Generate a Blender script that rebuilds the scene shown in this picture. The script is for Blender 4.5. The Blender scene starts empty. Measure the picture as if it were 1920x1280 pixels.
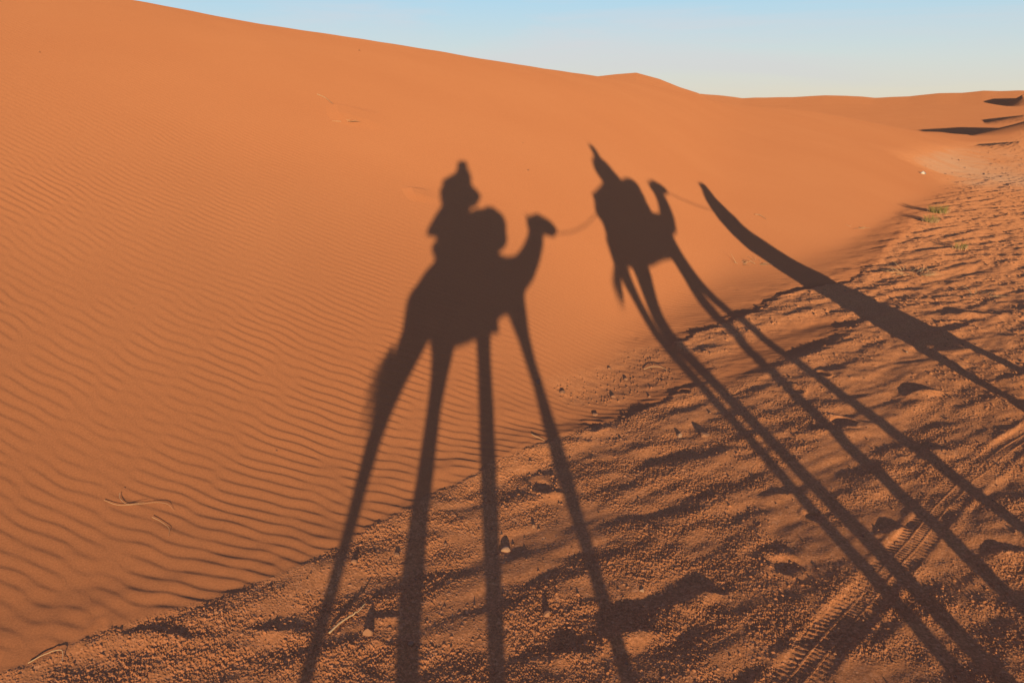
import bpy, math
import numpy as np
rng = np.random.default_rng(7)
C = bpy.context.scene.collection
h = 2.65                                   # height of the rider's eye above the flat ground
PITCH = math.atan(453 / 1456.0)
SUN_EL, SUN_AZ = math.radians(5.70), math.radians(-3.64)   # the light travels towards SUN_AZ
S = np.array([math.sin(SUN_AZ), math.cos(SUN_AZ), -math.tan(SUN_EL)])

# ------------------------------------------------------------------ helpers
def sm(e0, e1, x):
    t = np.clip((x - e0) / (e1 - e0), 0, 1); return t * t * (3 - 2 * t)

def hash2(ix, iy, seed):
    n = (ix.astype(np.uint32) * np.uint32(374761393) + iy.astype(np.uint32) * np.uint32(668265263) + np.uint32((seed * 2246822519) & 0xffffffff))
    n = (n ^ (n >> np.uint32(13))) * np.uint32(1274126177)
    n = n ^ (n >> np.uint32(16))
    return n

def rnd(ix, iy, seed):
    return (hash2(ix, iy, seed) & np.uint32(0xffffff)).astype(np.float32) / 16777216.0

def noise(x, y, seed=0):
    """gradient noise, about -1..1"""
    xi = np.floor(x).astype(np.int32); yi = np.floor(y).astype(np.int32)
    fx = (x - xi).astype(np.float32); fy = (y - yi).astype(np.float32)
    u = fx * fx * fx * (fx * (fx * 6 - 15) + 10); v = fy * fy * fy * (fy * (fy * 6 - 15) + 10)
    def g(dx, dy):
        a = rnd(xi + dx, yi + dy, seed) * 6.2831853
        return np.cos(a) * (fx - dx) + np.sin(a) * (fy - dy)
    a = g(0, 0); b = g(1, 0); c = g(0, 1); d = g(1, 1)
    return 1.5 * ((a * (1 - u) + b * u) * (1 - v) + (c * (1 - u) + d * u) * v)

def fbm(x, y, seed, octs=3, gain=.5):
    s = 0; a = 1.
    for o in range(octs):
        s = s + a * noise(x * 2 ** o, y * 2 ** o, seed + 17 * o); a *= gain
    return s

def grains(x, y, cell, seed, rmin, rmax, keep=1.0, hk=.9, nb=1):
    """little round stones, one per cell at most: height field"""
    X = x / cell; Y = y / cell
    xi = np.floor(X).astype(np.int32); yi = np.floor(Y).astype(np.int32)
    out = np.zeros(x.shape, np.float32)
    for dx in (-1, 0, 1):
        for dy in (-1, 0, 1):
            cx = xi + dx; cy = yi + dy
            px = cx + rnd(cx, cy, seed); py = cy + rnd(cx, cy, seed + 1)
            q = rnd(cx, cy, seed + 2); r = rmin + (rmax - rmin) * q * q
            on = rnd(cx, cy, seed + 3) < keep
            an = rnd(cx, cy, seed + 4) * 3.14159; ca = np.cos(an); sa = np.sin(an)
            ex = (X - px) * cell; ey = (Y - py) * cell
            u = ex * ca + ey * sa; w = (ey * ca - ex * sa) * (1.15 + .6 * q)
            d2 = (u * u + w * w) / (r * r)
            out = np.maximum(out, np.where(on & (d2 < 1), np.sqrt(np.maximum(0, 1 - d2)) * r * hk, 0).astype(np.float32))
    return out

# ------------------------------------------------------------------ the big shape of the dune (azimuth, foot, crest distance, crest elevation, roundness)
T = np.array([
(-130,30,60,0,1.7),(-110,14,45,5,1.7),(-90,7.0,34,8.5,1.7),(-70,4.9,30,8.6,1.7),(-55,4.2,28,8.0,1.7),(-38.5,3.9,26,6.9,1.7),(-29.2,4.0,25.5,6.3,1.7),(-24.2,4.1,25.5,5.88,1.7),
(-16.4,4.4,26,4.75,1.75),(-9.5,4.8,27,3.77,1.75),(-4.1,5.25,28,3.06,1.75),(1.5,5.9,30,2.20,1.75),(6.7,7.6,32,1.52,1.6),(11.8,10,35,.45,1.45),
(14.3,11.5,38,-.2,1.3),(16.1,12.3,40,-.4,1.3),(19.4,13.5,44,-.6,1.3),(23.9,16.5,47,-1.35,1.3),(26,21,48,-1.8,1.3),(27.6,26,50,-2.1,1.3),(29.7,32,54,-2.48,1.3),(32.2,36,58,-2.34,1.3),(36,40,64,-2.1,1.3),(45,50,80,-1.7,1.3)])
def shape(D, d0, d1, A):
    w = 1.6; u = D - d0
    us = np.where(u > 3 * w, u, w * .35 * np.log1p(np.exp(np.clip(u / (w * .35), -30, 30))))
    t = np.clip(us / (d1 - d0), 0, 1); up = 1 - (1 - t) ** A
    q = np.clip((D - d1) / (1.2 * (d1 - d0)), 0, 1)
    return up * np.where(D > d1, 1 - q * q * (3 - 2 * q), 1)
PH = np.linspace(-130, 45, 1701)
_k = np.exp(-.5 * (np.linspace(-2.2, 2.2, 61)) ** 2); _k /= _k.sum()
D0, D1, EL, AA = [np.convolve(np.pad(np.interp(PH, T[:, 0], T[:, k]), 30, mode='edge'), _k, mode='valid') for k in (1, 2, 3, 4)]
Z1 = np.zeros_like(PH)
for i in range(len(PH)):
    D = np.linspace(D0[i], D1[i] * 1.1, 300); s = shape(D, D0[i], D1[i], AA[i])
    Z1[i] = .12 * np.logaddexp(0, np.min((h + D * np.tan(np.radians(EL[i]))) / np.maximum(s, 1e-3)) / .12)
def big(x, y):
    D = np.hypot(x, y); ph = np.clip(np.degrees(np.arctan2(x, y)), -130, 45)
    return np.interp(ph, PH, Z1) * shape(D, np.interp(ph, PH, D0), np.interp(ph, PH, D1), np.interp(ph, PH, AA))

# ------------------------------------------------------------------ where the gritty ground meets the sand (plan, metres)
EDGE = [(-60,-40),(-30,-14),(-13,-4.8),(-7,0),(-4.6,1.6),(-3.2,2.4),(-2.37,2.98),(-2.26,3.04),(-2.13,3.18),(-1.88,3.37),(-1.59,3.55),(-1.37,3.76),(-1.08,4.04),(-0.88,4.35),(-0.64,4.63),(-0.23,5.13),(0.04,5.46),(0.44,5.86),(0.87,6.19),(1.27,6.62),(1.69,6.97),(2.06,7.42),(2.07,7.94),(1.77,8.34),(2.15,8.83),(3.25,9.94),(3.69,10.67),(4.24,11.16),(5.33,11.88),(6.23,13.14),(8.12,15.9),(10.16,19.04),(13.23,23.64),(15.32,28.21),(14.75,29.73),(15.25,31.22),(25.35,45.23),(35.43,55.46),(80,60),(80,-40)]
TONGUE = [(2.12,7.59),(2.63,8.52),(3.45,9.3),(4.13,9.68),(4.28,9.37),(3.42,8.32),(2.96,8.03),(2.21,7.19),(1.91,7.04)]
PATCH = [(0.2,6.72),(0.63,7.24),(1.22,8.06),(1.71,8.48),(1.79,7.42),(1.37,6.9),(0.92,6.54),(0.57,6.46),(0.29,6.48)]
def sdist(P, x, y):
    """signed distance to a closed outline, positive inside"""
    d = np.full(x.shape, 1e9); ins = np.zeros(x.shape, bool)
    for (ax, ay), (bx, by) in zip(P, P[1:] + P[:1]):
        ex, ey = bx - ax, by - ay; t = np.clip(((x - ax) * ex + (y - ay) * ey) / (ex * ex + ey * ey), 0, 1)
        d = np.minimum(d, np.hypot(x - ax - t * ex, y - ay - t * ey))
        c = (ay > y) != (by > y)
        ins ^= c & (x < (bx - ax) * (y - ay) / (by - ay + 1e-12) + ax)
    return np.where(ins, d, -d)
GX = np.arange(-12, 20, .08); GY = np.arange(-3, 34, .08)
gx, gy = np.meshgrid(GX, GY)
G3 = sdist(TONGUE, gx, gy); G1 = np.minimum(sdist(EDGE, gx, gy), -sdist(TONGUE, gx, gy)); G2 = sdist(PATCH, gx, gy)
def lookup(G, x, y):
    X = np.clip((x - GX[0]) / .08, 0, len(GX) - 1.001); Y = np.clip((y - GY[0]) / .08, 0, len(GY) - 1.001)
    i = X.astype(int); j = Y.astype(int); fx = X - i; fy = Y - j
    return (G[j, i] * (1 - fx) + G[j, i + 1] * fx) * (1 - fy) + (G[j + 1, i] * (1 - fx) + G[j + 1, i + 1] * fx) * fy
def edge_distance(x, y):
    inside = (x > GX[0]) & (x < GX[-1]) & (y > GY[0]) & (y < GY[-1])
    r = lookup(G1, x, y)
    far = ~inside
    if far.any():
        r = r.copy(); r[far] = sdist(EDGE, x[far], y[far])
    return r
# tyre track: centre line and width
TRK = np.array([(-.6,1.2),(.2,1.95),(1.37,3.09),(2.33,4.08),(3.35,5.15),(4.17,5.83),(6.4,7.6),(10,10.2)])
def along(x, y):
    best = np.full(x.shape, 1e9); s = np.zeros(x.shape); n = np.zeros(x.shape); L = 0
    for (ax, ay), (bx, by) in zip(TRK[:-1], TRK[1:]):
        ex, ey = bx - ax, by - ay; l = math.hypot(ex, ey)
        t = np.clip(((x - ax) * ex + (y - ay) * ey) / l / l, 0, 1)
        d = np.hypot(x - ax - t * ex, y - ay - t * ey); m = d < best
        best = np.where(m, d, best); s = np.where(m, L + t * l, s)
        n = np.where(m, ((y - ay) * ex - (x - ax) * ey) / l, n); L += l
    return s, n

_gx = np.linspace(-60, 80, 2801)
_al = np.interp(_gx, [-12, -6, -3, -1, 0, 3, 8, 20], [-32, -29, -15, 0, 4, 7, 10, 12])
_gi = np.concatenate([[0], np.cumsum(np.tan(np.radians((_al[1:] + _al[:-1]) / 2)) * .05)])
_vv = np.linspace(-40, 60, 2001); _lam = np.interp(_vv, [1.5, 3.5, 7.5, 10], [1.12, 1.06, .74, .66]); _vp = np.concatenate([[0], np.cumsum(1 / ((_lam[1:] + _lam[:-1]) / 2)) * .05])
RW = []
_r = np.random.default_rng(3)
for i in range(9):
    lam = .140 * (1 + _r.normal() * .10); an = _r.normal() * .15
    RW.append((2 * math.pi / lam * math.cos(an), 2 * math.pi / lam * math.sin(an), _r.random() * 6.283, .6 + .4 * _r.random()))
def ripples(x, y, D):
    gxv = np.interp(x, _gx, _gi)
    v = y - gxv + .09 * noise(x * .5, y * .5, 5) + .020 * noise(x * 1.7, y * 3.1, 6) + .006 * noise(x * 5, y * 9, 7)
    v = np.interp(v, _vv, _vp)
    re = np.zeros(x.shape, np.float32); im = np.zeros(x.shape, np.float32)
    for kv, kx, p, a in RW:
        t = (kv * v + kx * x + p).astype(np.float32); re += a * np.cos(t); im += a * np.sin(t)
    ph = np.arctan2(im, re); am = np.clip(np.hypot(re, im) / 2.2, .25, 1)
    # gentle slope towards the viewer, short steep lee beyond the crest
    f = (ph / (2 * np.pi)) % 1.0
    saw = np.where(f < .66, sm(0, .66, f), 1 - sm(.66, 1.0, f))
    return (saw - .5) * am

def fin(x, y, A, B, H, wl, wr, taper=.35):
    """a sharp-crested ridge: steep on its left side, a long gentle windward side on its right"""
    ex, ey = B[0] - A[0], B[1] - A[1]; l = math.hypot(ex, ey)
    t = ((x - A[0]) * ex + (y - A[1]) * ey) / l / l; n = ((y - A[1]) * ex - (x - A[0]) * ey) / l
    n = n - .06 * l * np.sin(t * 5.1)
    env = sm(0, taper, t) * (1 - sm(1 - taper, 1, t))
    hl = np.clip(1 - n / wl, 0, 1); hr = np.clip(1 + n / wr, 0, 1); hr = hr * hr * (3 - 2 * hr)
    return H * env * np.where(n > 0, hl, hr)
PITS = [(-1.72,3.26,.17,.07,.020,.1),(.62,3.40,.15,.07,.024,.3),(1.10,3.74,.22,.07,.024,.65),(.30,3.25,.10,.06,.02,.5),(2.50,4.42,.20,.08,.02,.6),(3.35,5.6,.2,.08,.022,.6),(6.25,12.3,.30,.16,.05,.1),(1.5,3.3,.16,.07,.02,.7),(3.0,4.15,.17,.07,.02,.6),
    (5.9,9.7,.24,.13,.035,.2),(7.0,9.9,.20,.13,.035,.1),(2.6,6.0,.22,.07,.022,.4),(3.9,6.9,.22,.07,.024,.4),(-.62,3.50,.12,.06,.018,.3),(4.9,8.2,.25,.08,.024,.4),(6.2,7.9,.22,.12,.03,.4),(-1.2,3.35,.14,.05,.014,.2),(1.9,4.9,.16,.05,.016,.5),(.3,4.9,.15,.05,.014,.5)]
def fine(x, y, D):
    """everything smaller than the dune itself; returns height, grit mask"""
    e = edge_distance(x, y)
    near = np.clip(D / 12, .35, 2.2)
    e = e + .075 * near * fbm(x * 3.1, y * 3.1, 11, 4) + .02 * noise(x * 22, y * 22, 14) * near
    tg = lookup(G3, x, y); tl = sm(-.5, .0, tg)
    pe = lookup(G2, x, y) + .14 * fbm(x * 2.3, y * 2.3, 21, 3)
    bw = .12 * tl + .9 * sm(14, 34, D) + .03 * sm(4, 12, D)
    grit = sm(-.03 - bw, .05 + bw, e)
    inw = np.clip(e / (.5 + .05 * D), 0, 1)
    light = sm(-.06, .15, pe)
    big_n = noise(x * .9, y * .9, 31)
    # --- sand ripples
    ra = .0045 * (1 - sm(21, 31, D)) * (1 - .2 * sm(6, 16, D)) * np.clip(.78 + .55 * noise(x * .45, y * .6, 41) + .2 * noise(x * 1.6, y * 2.2, 42), .15, 1.4) * (1 - .7 * sm(-.25, .1, tg))
    sand = ripples(x, y, D) * ra * (1 - .75 * light) + .010 * noise(x * .55, y * .55, 43) + .065 * noise(x * .16, y * .16, 44) * sm(4, 12, D) + .012 * noise(x * .9 + y * .5, y * .25, 45) * sm(8, 20, D)
    sand = sand + light * (grains(x, y, .034, 61, .003, .013, .45) + .004 * noise(x * 9, y * 9, 63))
    # --- gritty ground: low ridges lying along the old wheel ruts, divots, crust
    a = math.radians(36); u = x * math.cos(a) + y * math.sin(a); w = y * math.cos(a) - x * math.sin(a)
    r1 = noise(u * .75 + .5 * noise(u * .6, w * .9, 71), w * 3.3, 72)
    r2 = noise(u * 1.9, w * 5.2, 73)
    r3 = noise(u * 5.5 + 3, w * 11, 74)
    relief = .0135 * r1 + .0085 * r2 + .0038 * r3
    ax_ = 1 + .15 * sm(9, 20, D)
    relief = relief * ax_ + .06 * noise(x * .17, y * .21, 75) * sm(5, 16, D)
    # hoof prints and scuffs
    cx = np.floor(x / .62).astype(np.int32); cy = np.floor(y / .62).astype(np.int32)
    dv = np.zeros(x.shape, np.float32); wob_ = 1 + .38 * noise(x * 9, y * 9, 87)
    for dx in (-1, 0, 1):
        for dy in (-1, 0, 1):
            qx = cx + dx; qy = cy + dy
            px = (qx + rnd(qx, qy, 81)) * .62; py = (qy + rnd(qx, qy, 82)) * .62
            on = rnd(qx, qy, 83) < .20; rr = (.05 + .06 * rnd(qx, qy, 84)) * wob_
            dd = np.hypot((x - px) * (1 + .5 * rnd(qx, qy, 85)), y - py) / rr
            p = -np.exp(-(dd * 1.15) ** 4) + .35 * np.exp(-((dd - 1.4) / .4) ** 2)
            dv += np.where(on, p * (.006 + .013 * rnd(qx, qy, 86)), 0).astype(np.float32)
    relief = relief + dv * (1 - .5 * sm(8, 20, D))
    for px, py, ra_, rb_, dp, an in PITS:
        mm = (np.abs(x - px) < .9) & (np.abs(y - py) < .9)
        if mm.any():
            X = x[mm] - px; Y = y[mm] - py; c, s0 = math.cos(an), math.sin(an); uu = (X * c + Y * s0) / ra_; vv = (Y * c - X * s0) / rb_
            dd = np.sqrt(uu * uu + vv * vv) * (1 + .3 * noise(x[mm] * 7, y[mm] * 7, 88) + .15 * noise(x[mm] * 19, y[mm] * 19, 89))
            relief[mm] += .95 * dp * np.exp(-dd ** 2 / 1.3) * (1 - sm(-.1 * rb_, .75 * rb_, Y + .03 * noise(x[mm] * 9, y[mm] * 9, 100) + .012 * noise(x[mm] * 31, y[mm] * 31, 101)))
    sand = sand + relief * np.exp(np.minimum(0, e) / .35) * (1 - grit)
    gr = np.zeros(x.shape, np.float32)
    m = D < 9
    if m.any():
        X = x[m]; Y = y[m]
        dn = sm(-.55, .35, noise(X * 2.1, Y * 3.3, 94) + .5 * noise(X * 7, Y * 7, 96))
        g = grains(X, Y, .0088, 91, .0016, .0060, .85, 1.05) * (.35 + .75 * dn) + .0020 * noise(X * 85, Y * 85, 92) * (.5 + .8 * dn) + .0055 * np.abs(noise(X * 27, Y * 27, 90)) * dn + .0022 * noise(X * 47, Y * 47, 102) * dn
        gr[m] = g * (1 - sm(6.5, 9, D[m]))
    m = D < 22
    if m.any():
        X = x[m]; Y = y[m]
        clump = sm(-.5, .6, noise(X * 1.7, Y * 1.7, 95))
        gr[m] = np.maximum(gr[m], grains(X, Y, .027, 93, .003, .0125, .40) * (.2 + .8 * clump) * (1 - sm(15, 22, D[m])))
    gr = np.maximum(gr, grains(x, y, .11, 97, .008, .032, .35) * sm(5, 11, D) * .65)
    gr = np.maximum(gr, grains(x, y, .30, 98, .015, .07, .3) * sm(14, 24, D) * .8)
    gr = gr + .008 * fbm(x * 4.1, y * 4.1, 99, 3) * sm(6, 12, D)
    ground = relief + gr + .011 * (1 - .9 * tl) * (1 - sm(.02, .24, e)) * sm(-.02, .04, e) * sm(-.15, .6, noise(x * 2.2, y * 2.2, 107)) - .004
    soft = sm(-.02, .55, noise(u * .55 + 9, w * 1.5, 103) + .25 * noise(x * 3, y * 3, 104)) * sm(.15, .5, e)       # smoother drifts of sand lying on the grit
    ground = ground - soft * gr * .85
    # --- tyre track
    s, n = along(x, y); W = .118
    nn = n + .018 * noise(s * 1.3, n * 0 + 2, 111)
    inside = sm(W, W - .03, np.abs(nn))
    fade = .50 + .55 * noise(s * 1.1, n * 2, 112); fade = np.clip(fade, .25, 1)
    ribs = np.where(np.abs(np.abs(nn) - .034) < .007, 1.0, 0.0)
    lug = np.sin(2 * np.pi * (s / .040 + .35 * noise(s * 7, n * 9, 113) + np.abs(nn) * 6.0))
    lug = sm(-.2, .6, lug) * (np.abs(nn) > .043) + sm(-.1, .5, np.sin(2 * np.pi * (s / .030) + 1.3)) * (np.abs(nn) < .026) * .75
    tr = -.008 + .0055 * np.maximum(lug, 1.25 * ribs) * np.clip(.75 + .5 * noise(s * 3, n * 14, 114), .1, 1.1) + .0016 * noise(x * 45, y * 45, 115)
    berm = .009 * np.exp(-((np.abs(nn) - W - .015) / .028) ** 2)
    tm = inside * fade * (D < 14)
    ground = ground * (1 - .72 * tm) + tm * tr + berm * fade * (D < 14)
    sand = sand + fin(x, y, (-2.36, 11.85), (-2.9, 12.85), .085, .17, .9) + fin(x, y, (-1.10, 9.72), (-1.38, 10.1), .05, .12, .4)
    return sand * (1 - grit) + ground * grit, grit, light * (1 - grit) * .55

def fins(x, y):
    """low sharp crests whose steep left sides are turned away from the sun"""
    return (fin(x, y, (35.2, 50.6), (50, 72), 1.5, 4.6, 22) + fin(x, y, (49.5, 74), (73, 109), .8, 3.6, 26)
        + fin(x, y, (25.2, 38.5), (33, 50), .42, 2.3, 9) + fin(x, y, (86, 131), (99, 160), 1.5, 2.2, 40))

def terrain(x, y):
    x = np.atleast_1d(np.asarray(x, float)); y = np.atleast_1d(np.asarray(y, float)); D = np.hypot(x, y)
    f, g, l = fine(x, y, D); return big(x, y) + f

# ------------------------------------------------------------------ materials
def nodes(name):
    m = bpy.data.materials.new(name); m.use_nodes = True; t = m.node_tree
    return m, t, t.nodes['Principled BSDF']
def N(t, kind, **kw):
    n = t.nodes.new(kind)
    for k, v in kw.items():
        if k in n.inputs: n.inputs[k].default_value = v
        else: setattr(n, k, v)
    return n
def sand_material(name, far=False):
    m, t, b = nodes(name); L = t.links.new
    geo = N(t, 'ShaderNodeNewGeometry')
    att = N(t, 'ShaderNodeAttribute', attribute_name='grit')
    pl = N(t, 'ShaderNodeMapRange'); L(att.outputs['Fac'], pl.inputs[0]); pl.inputs[1].default_value = 1; pl.inputs[2].default_value = 2
    n1 = N(t, 'ShaderNodeTexNoise', Scale=.35, Detail=4.); L(geo.outputs['Position'], n1.inputs['Vector'])
    n2 = N(t, 'ShaderNodeTexNoise', Scale=95., Detail=3., Roughness=.75); L(geo.outputs['Position'], n2.inputs['Vector'])
    n3 = N(t, 'ShaderNodeTexVoronoi', Scale=85.); L(geo.outputs['Position'], n3.inputs['Vector'])
    sand = N(t, 'ShaderNodeMixRGB'); sand.inputs[1].default_value = (*SAND_A, 1); sand.inputs[2].default_value = (*SAND_B, 1); L(n1.outputs['Fac'], sand.inputs[0])
    gr = N(t, 'ShaderNodeValToRGB'); cr = gr.color_ramp
    cr.elements[0].position = 0; cr.elements[0].color = (*[c * .80 for c in GRIT], 1)
    cr.elements[1].position = 1; cr.elements[1].color = (GRIT[0] * 1.2, GRIT[1] * 1.35, GRIT[2] * 1.5, 1)
    e = cr.elements.new(.55); e.color = (*GRIT, 1); e = cr.elements.new(.88); e.color = (GRIT[0] * 1.1, GRIT[1] * 1.12, GRIT[2] * 1.15, 1)
    sep = N(t, 'ShaderNodeSeparateColor'); L(n3.outputs['Color'], sep.inputs[0]); L(sep.outputs[0], gr.inputs[0])
    mix = N(t, 'ShaderNodeMixRGB'); L(att.outputs['Fac'], mix.inputs[0]); L(sand.outputs[0], mix.inputs[1])
    mxp = N(t, 'ShaderNodeMixRGB'); L(pl.outputs[0], mxp.inputs[0]); L(gr.outputs[0], mxp.inputs[1]); mxp.inputs[2].default_value = (.58, .34, .20, 1); L(mxp.outputs[0], mix.inputs[2]); mix.use_clamp = True
    fc = N(t, 'ShaderNodeClamp'); L(att.outputs['Fac'], fc.inputs[0]); L(fc.outputs[0], mix.inputs[0])
    var = N(t, 'ShaderNodeMapRange'); var.inputs[1].default_value = .3; var.inputs[2].default_value = .7; var.inputs[3].default_value = .86; var.inputs[4].default_value = 1.12
    L(n2.outputs['Fac'], var.inputs[0])
    mul = N(t, 'ShaderNodeMixRGB', blend_type='MULTIPLY'); mul.inputs[0].default_value = 1; L(mix.outputs[0], mul.inputs[1]); L(var.outputs[0], mul.inputs[2])
    L(mul.outputs[0], b.inputs['Base Color'])
    b.inputs['Roughness'].default_value = 1; b.inputs['Specular IOR Level'].default_value = 0.0
    b.inputs['Diffuse Roughness'].default_value = 1.0
    if not far:
        bp = N(t, 'ShaderNodeBump', Strength=.35, Distance=.004); L(n2.outputs['Fac'], bp.inputs['Height']); L(bp.outputs[0], b.inputs['Normal'])
    else:
        bp = N(t, 'ShaderNodeBump', Strength=.5, Distance=.15)
        n4 = N(t, 'ShaderNodeTexNoise', Scale=.9, Detail=6.); L(geo.outputs['Position'], n4.inputs['Vector'])
        L(n4.outputs['Fac'], bp.inputs['Height']); L(bp.outputs[0], b.inputs['Normal'])
    return m
SAND_A = (.495, .195, .085); SAND_B = (.54, .226, .100); GRIT = (.61, .258, .112)
M_sand = sand_material('desert_sand'); M_far = sand_material('far_sand', True)
def plain(name, col, rough=.9, col2=None, scale=12., bump=0.0, spec=.2):
    m, t, b = nodes(name); L = t.links.new
    tc = N(t, 'ShaderNodeTexCoord')
    n = N(t, 'ShaderNodeTexNoise', Scale=scale, Detail=5.); L(tc.outputs['Object'], n.inputs['Vector'])
    mx = N(t, 'ShaderNodeMixRGB'); mx.inputs[1].default_value = (*col, 1); mx.inputs[2].default_value = (*(col2 or tuple(c * .65 for c in col)), 1)
    L(n.outputs['Fac'], mx.inputs[0]); L(mx.outputs[0], b.inputs['Base Color'])
    b.inputs['Roughness'].default_value = rough; b.inputs['Specular IOR Level'].default_value = spec
    if bump:
        bp = N(t, 'ShaderNodeBump', Strength=.5, Distance=bump); L(n.outputs['Fac'], bp.inputs['Height']); L(bp.outputs[0], b.inputs['Normal'])
    return m

# ------------------------------------------------------------------ mesh from a regular grid
def grid_mesh(name, V, nr, nc, mat, keep=None, attr=None, wrap=False):
    idx = np.arange(nr * nc, dtype=np.int32).reshape(nr, nc)
    if wrap:
        idx = np.concatenate([idx, idx[:, :1]], axis=1)
    q = np.stack([idx[:-1, :-1], idx[:-1, 1:], idx[1:, 1:], idx[1:, :-1]], axis=-1).reshape(-1, 4)[:, ::-1]
    if keep is not None:
        q = q[keep.reshape(-1)]
        used = np.zeros(len(V), bool); used[q.ravel()] = True
        mp = np.cumsum(used).astype(np.int32) - 1; V = V[used]; q = mp[q]
        if attr is not None: attr = attr[used]
    me = bpy.data.meshes.new(name)
    me.vertices.add(len(V)); me.vertices.foreach_set('co', np.ascontiguousarray(V, np.float32).ravel())
    me.loops.add(q.size); me.loops.foreach_set('vertex_index', np.ascontiguousarray(q, np.int32).ravel())
    me.polygons.add(len(q)); me.polygons.foreach_set('loop_start', np.arange(0, q.size, 4, dtype=np.int32))
    me.polygons.foreach_set('use_smooth', np.ones(len(q), bool))
    if attr is not None:
        at = me.attributes.new('grit', 'FLOAT', 'POINT'); at.data.foreach_set('value', np.ascontiguousarray(attr, np.float32))
    me.update(calc_edges=True)
    me.materials.append(mat)
    o = bpy.data.objects.new(name, me); C.objects.link(o); return o

Q = .86   # density of the near ground
def rows(a, b, k):
    n = max(2, int(math.log(b / a) / (k * Q))); return a * (b / a) ** (np.arange(n) / n)
DR = np.concatenate([rows(.01, 2.6, .022), rows(2.6, 5.5, .0012), rows(5.5, 8, .0016), rows(8, 24, .0019), rows(24, 34, .0026), rows(34, 78, .0045), [78.]])
az = np.concatenate([np.arange(-41, 41, .042 * Q), np.arange(41, 76, .3), np.arange(76, 284, 1.), np.arange(284, 319, .3)])
az = np.radians(az)
nr, nc = len(DR), len(az)
DD, PP = np.meshgrid(DR, az, indexing='ij')
X = (DD * np.sin(PP)).ravel(); Y = (DD * np.cos(PP)).ravel(); DF = DD.ravel()
Zb = big(X, Y)
F = np.empty(X.shape); G = np.empty(X.shape); step = 400000
LT = np.empty(X.shape)
for i in range(0, len(X), step):
    F[i:i + step], G[i:i + step], LT[i:i + step] = fine(X[i:i + step], Y[i:i + step], DF[i:i + step])
V = np.stack([X, Y, Zb + F + np.where(DF > 30, fins(X, Y), 0)], 1)
Gf = G.reshape(nr, nc)
Gw = np.concatenate([Gf, Gf[:, :1]], 1)
isg = (Gw[:-1, :-1] + Gw[1:, 1:]) > 1.0
def structure(o): o['kind'] = 'structure'; return o
A_ = np.maximum(G, LT) + G * sm(27, 31, DF) * (1 - sm(44, 50, DF)) * np.clip(.45 + .5 * noise(X * .3, Y * .12, 300) + .3 * noise(X * 1.4, Y * .7, 301), 0, 1)
structure(grid_mesh('sand_dune', V, nr, nc, M_sand, ~isg, A_, True))
structure(grid_mesh('ground', V, nr, nc, M_sand, isg, A_, True))

# ------------------------------------------------------------------ far dunes
SKY = np.array([(-60,2.0),(0,2.0),(6.5,1.2),(11,.2),(13,.38),(14.6,.25),(15.8,.10),(16.6,.12),(19,.16),(21,.27),(22.3,.24),(24,.12),(26,.2),(27.6,.38),(28.9,.40),(30,.52),(31,.50),(33,.5),(37,.8),(50,1.),(70,1.)])
def far_height(x, y):
    D = np.hypot(x, y); ph = np.degrees(np.arctan2(x, y))
    base = 1.5 * sm(75, 170, D) + .35 * fbm(x * .022, y * .022, 201, 3) * sm(70, 110, D)
    z = base
    # skyline ridge about 210 m away
    el = np.interp(ph, SKY[:, 0], SKY[:, 1]); zc = h + 210 * np.tan(np.radians(el)) + .12 * noise(ph * .8, ph * 0, 205)
    t = np.clip((D - 120) / 90, 0, 1); t2 = np.clip((D - 210) / 160, 0, 1)
    ridge = zc * np.where(D < 210, t ** 1.5, 1 - .75 * t2 * t2)
    z = np.maximum(z, ridge * sm(120, 150, D))
    # big pale peak behind the near dune's shoulder
    el0 = np.interp(ph, [3, 5.5, 7.2, 8.6, 10.2, 11.6, 12.9, 14.5], [.2, 1.5, 1.68, 1.78, 1.36, .82, .42, -.6]); z0 = h + 120 * np.tan(np.radians(el0))
    t = np.clip((D - 62) / 58, 0, 1)
    z = np.maximum(z, z0 * np.where(D < 120, t ** .8, 1 - sm(120, 170, D)) * sm(2, 5, ph) * (1 - sm(13.5, 16, ph)))
    z = z + fins(x, y)
    return z
DR2 = np.concatenate([rows(58, 420, .009), rows(420, 5000, .03), [5000.]]); az2 = np.radians(np.arange(-62, 66, .09))
n2, m2 = len(DR2), len(az2); DD, PP = np.meshgrid(DR2, az2, indexing='ij')
X2 = (DD * np.sin(PP)).ravel(); Y2 = (DD * np.cos(PP)).ravel(); D2 = DD.ravel()
Z2 = far_height(X2, Y2); bl = sm(70, 92, D2)
Z2 = Z2 * bl + (big(X2, Y2) - .25) * (1 - bl) + fins(X2, Y2) * (1 - bl)
structure(grid_mesh('distant_dunes', np.stack([X2, Y2, Z2], 1), n2, m2, M_far, None, np.zeros(len(X2)) + .05))
# plain that carries on to the horizon on every other side
import bmesh
bm = bmesh.new()
ring = [[bm.verts.new((r * math.sin(a), r * math.cos(a), z)) for a in np.radians(np.arange(0, 360, 4))] for r, z in ((70, -.35), (400, -.35), (6000, -.35))]
for p, q in zip(ring[:-1], ring[1:]):
    for i in range(len(p)):
        j = (i + 1) % len(p); bm.faces.new((p[i], p[j], q[j], q[i]))
me = bpy.data.meshes.new('desert_plain'); bm.to_mesh(me); bm.free(); me.materials.append(M_far)
o = bpy.data.objects.new('desert_plain', me); C.objects.link(o); structure(o)

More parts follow.
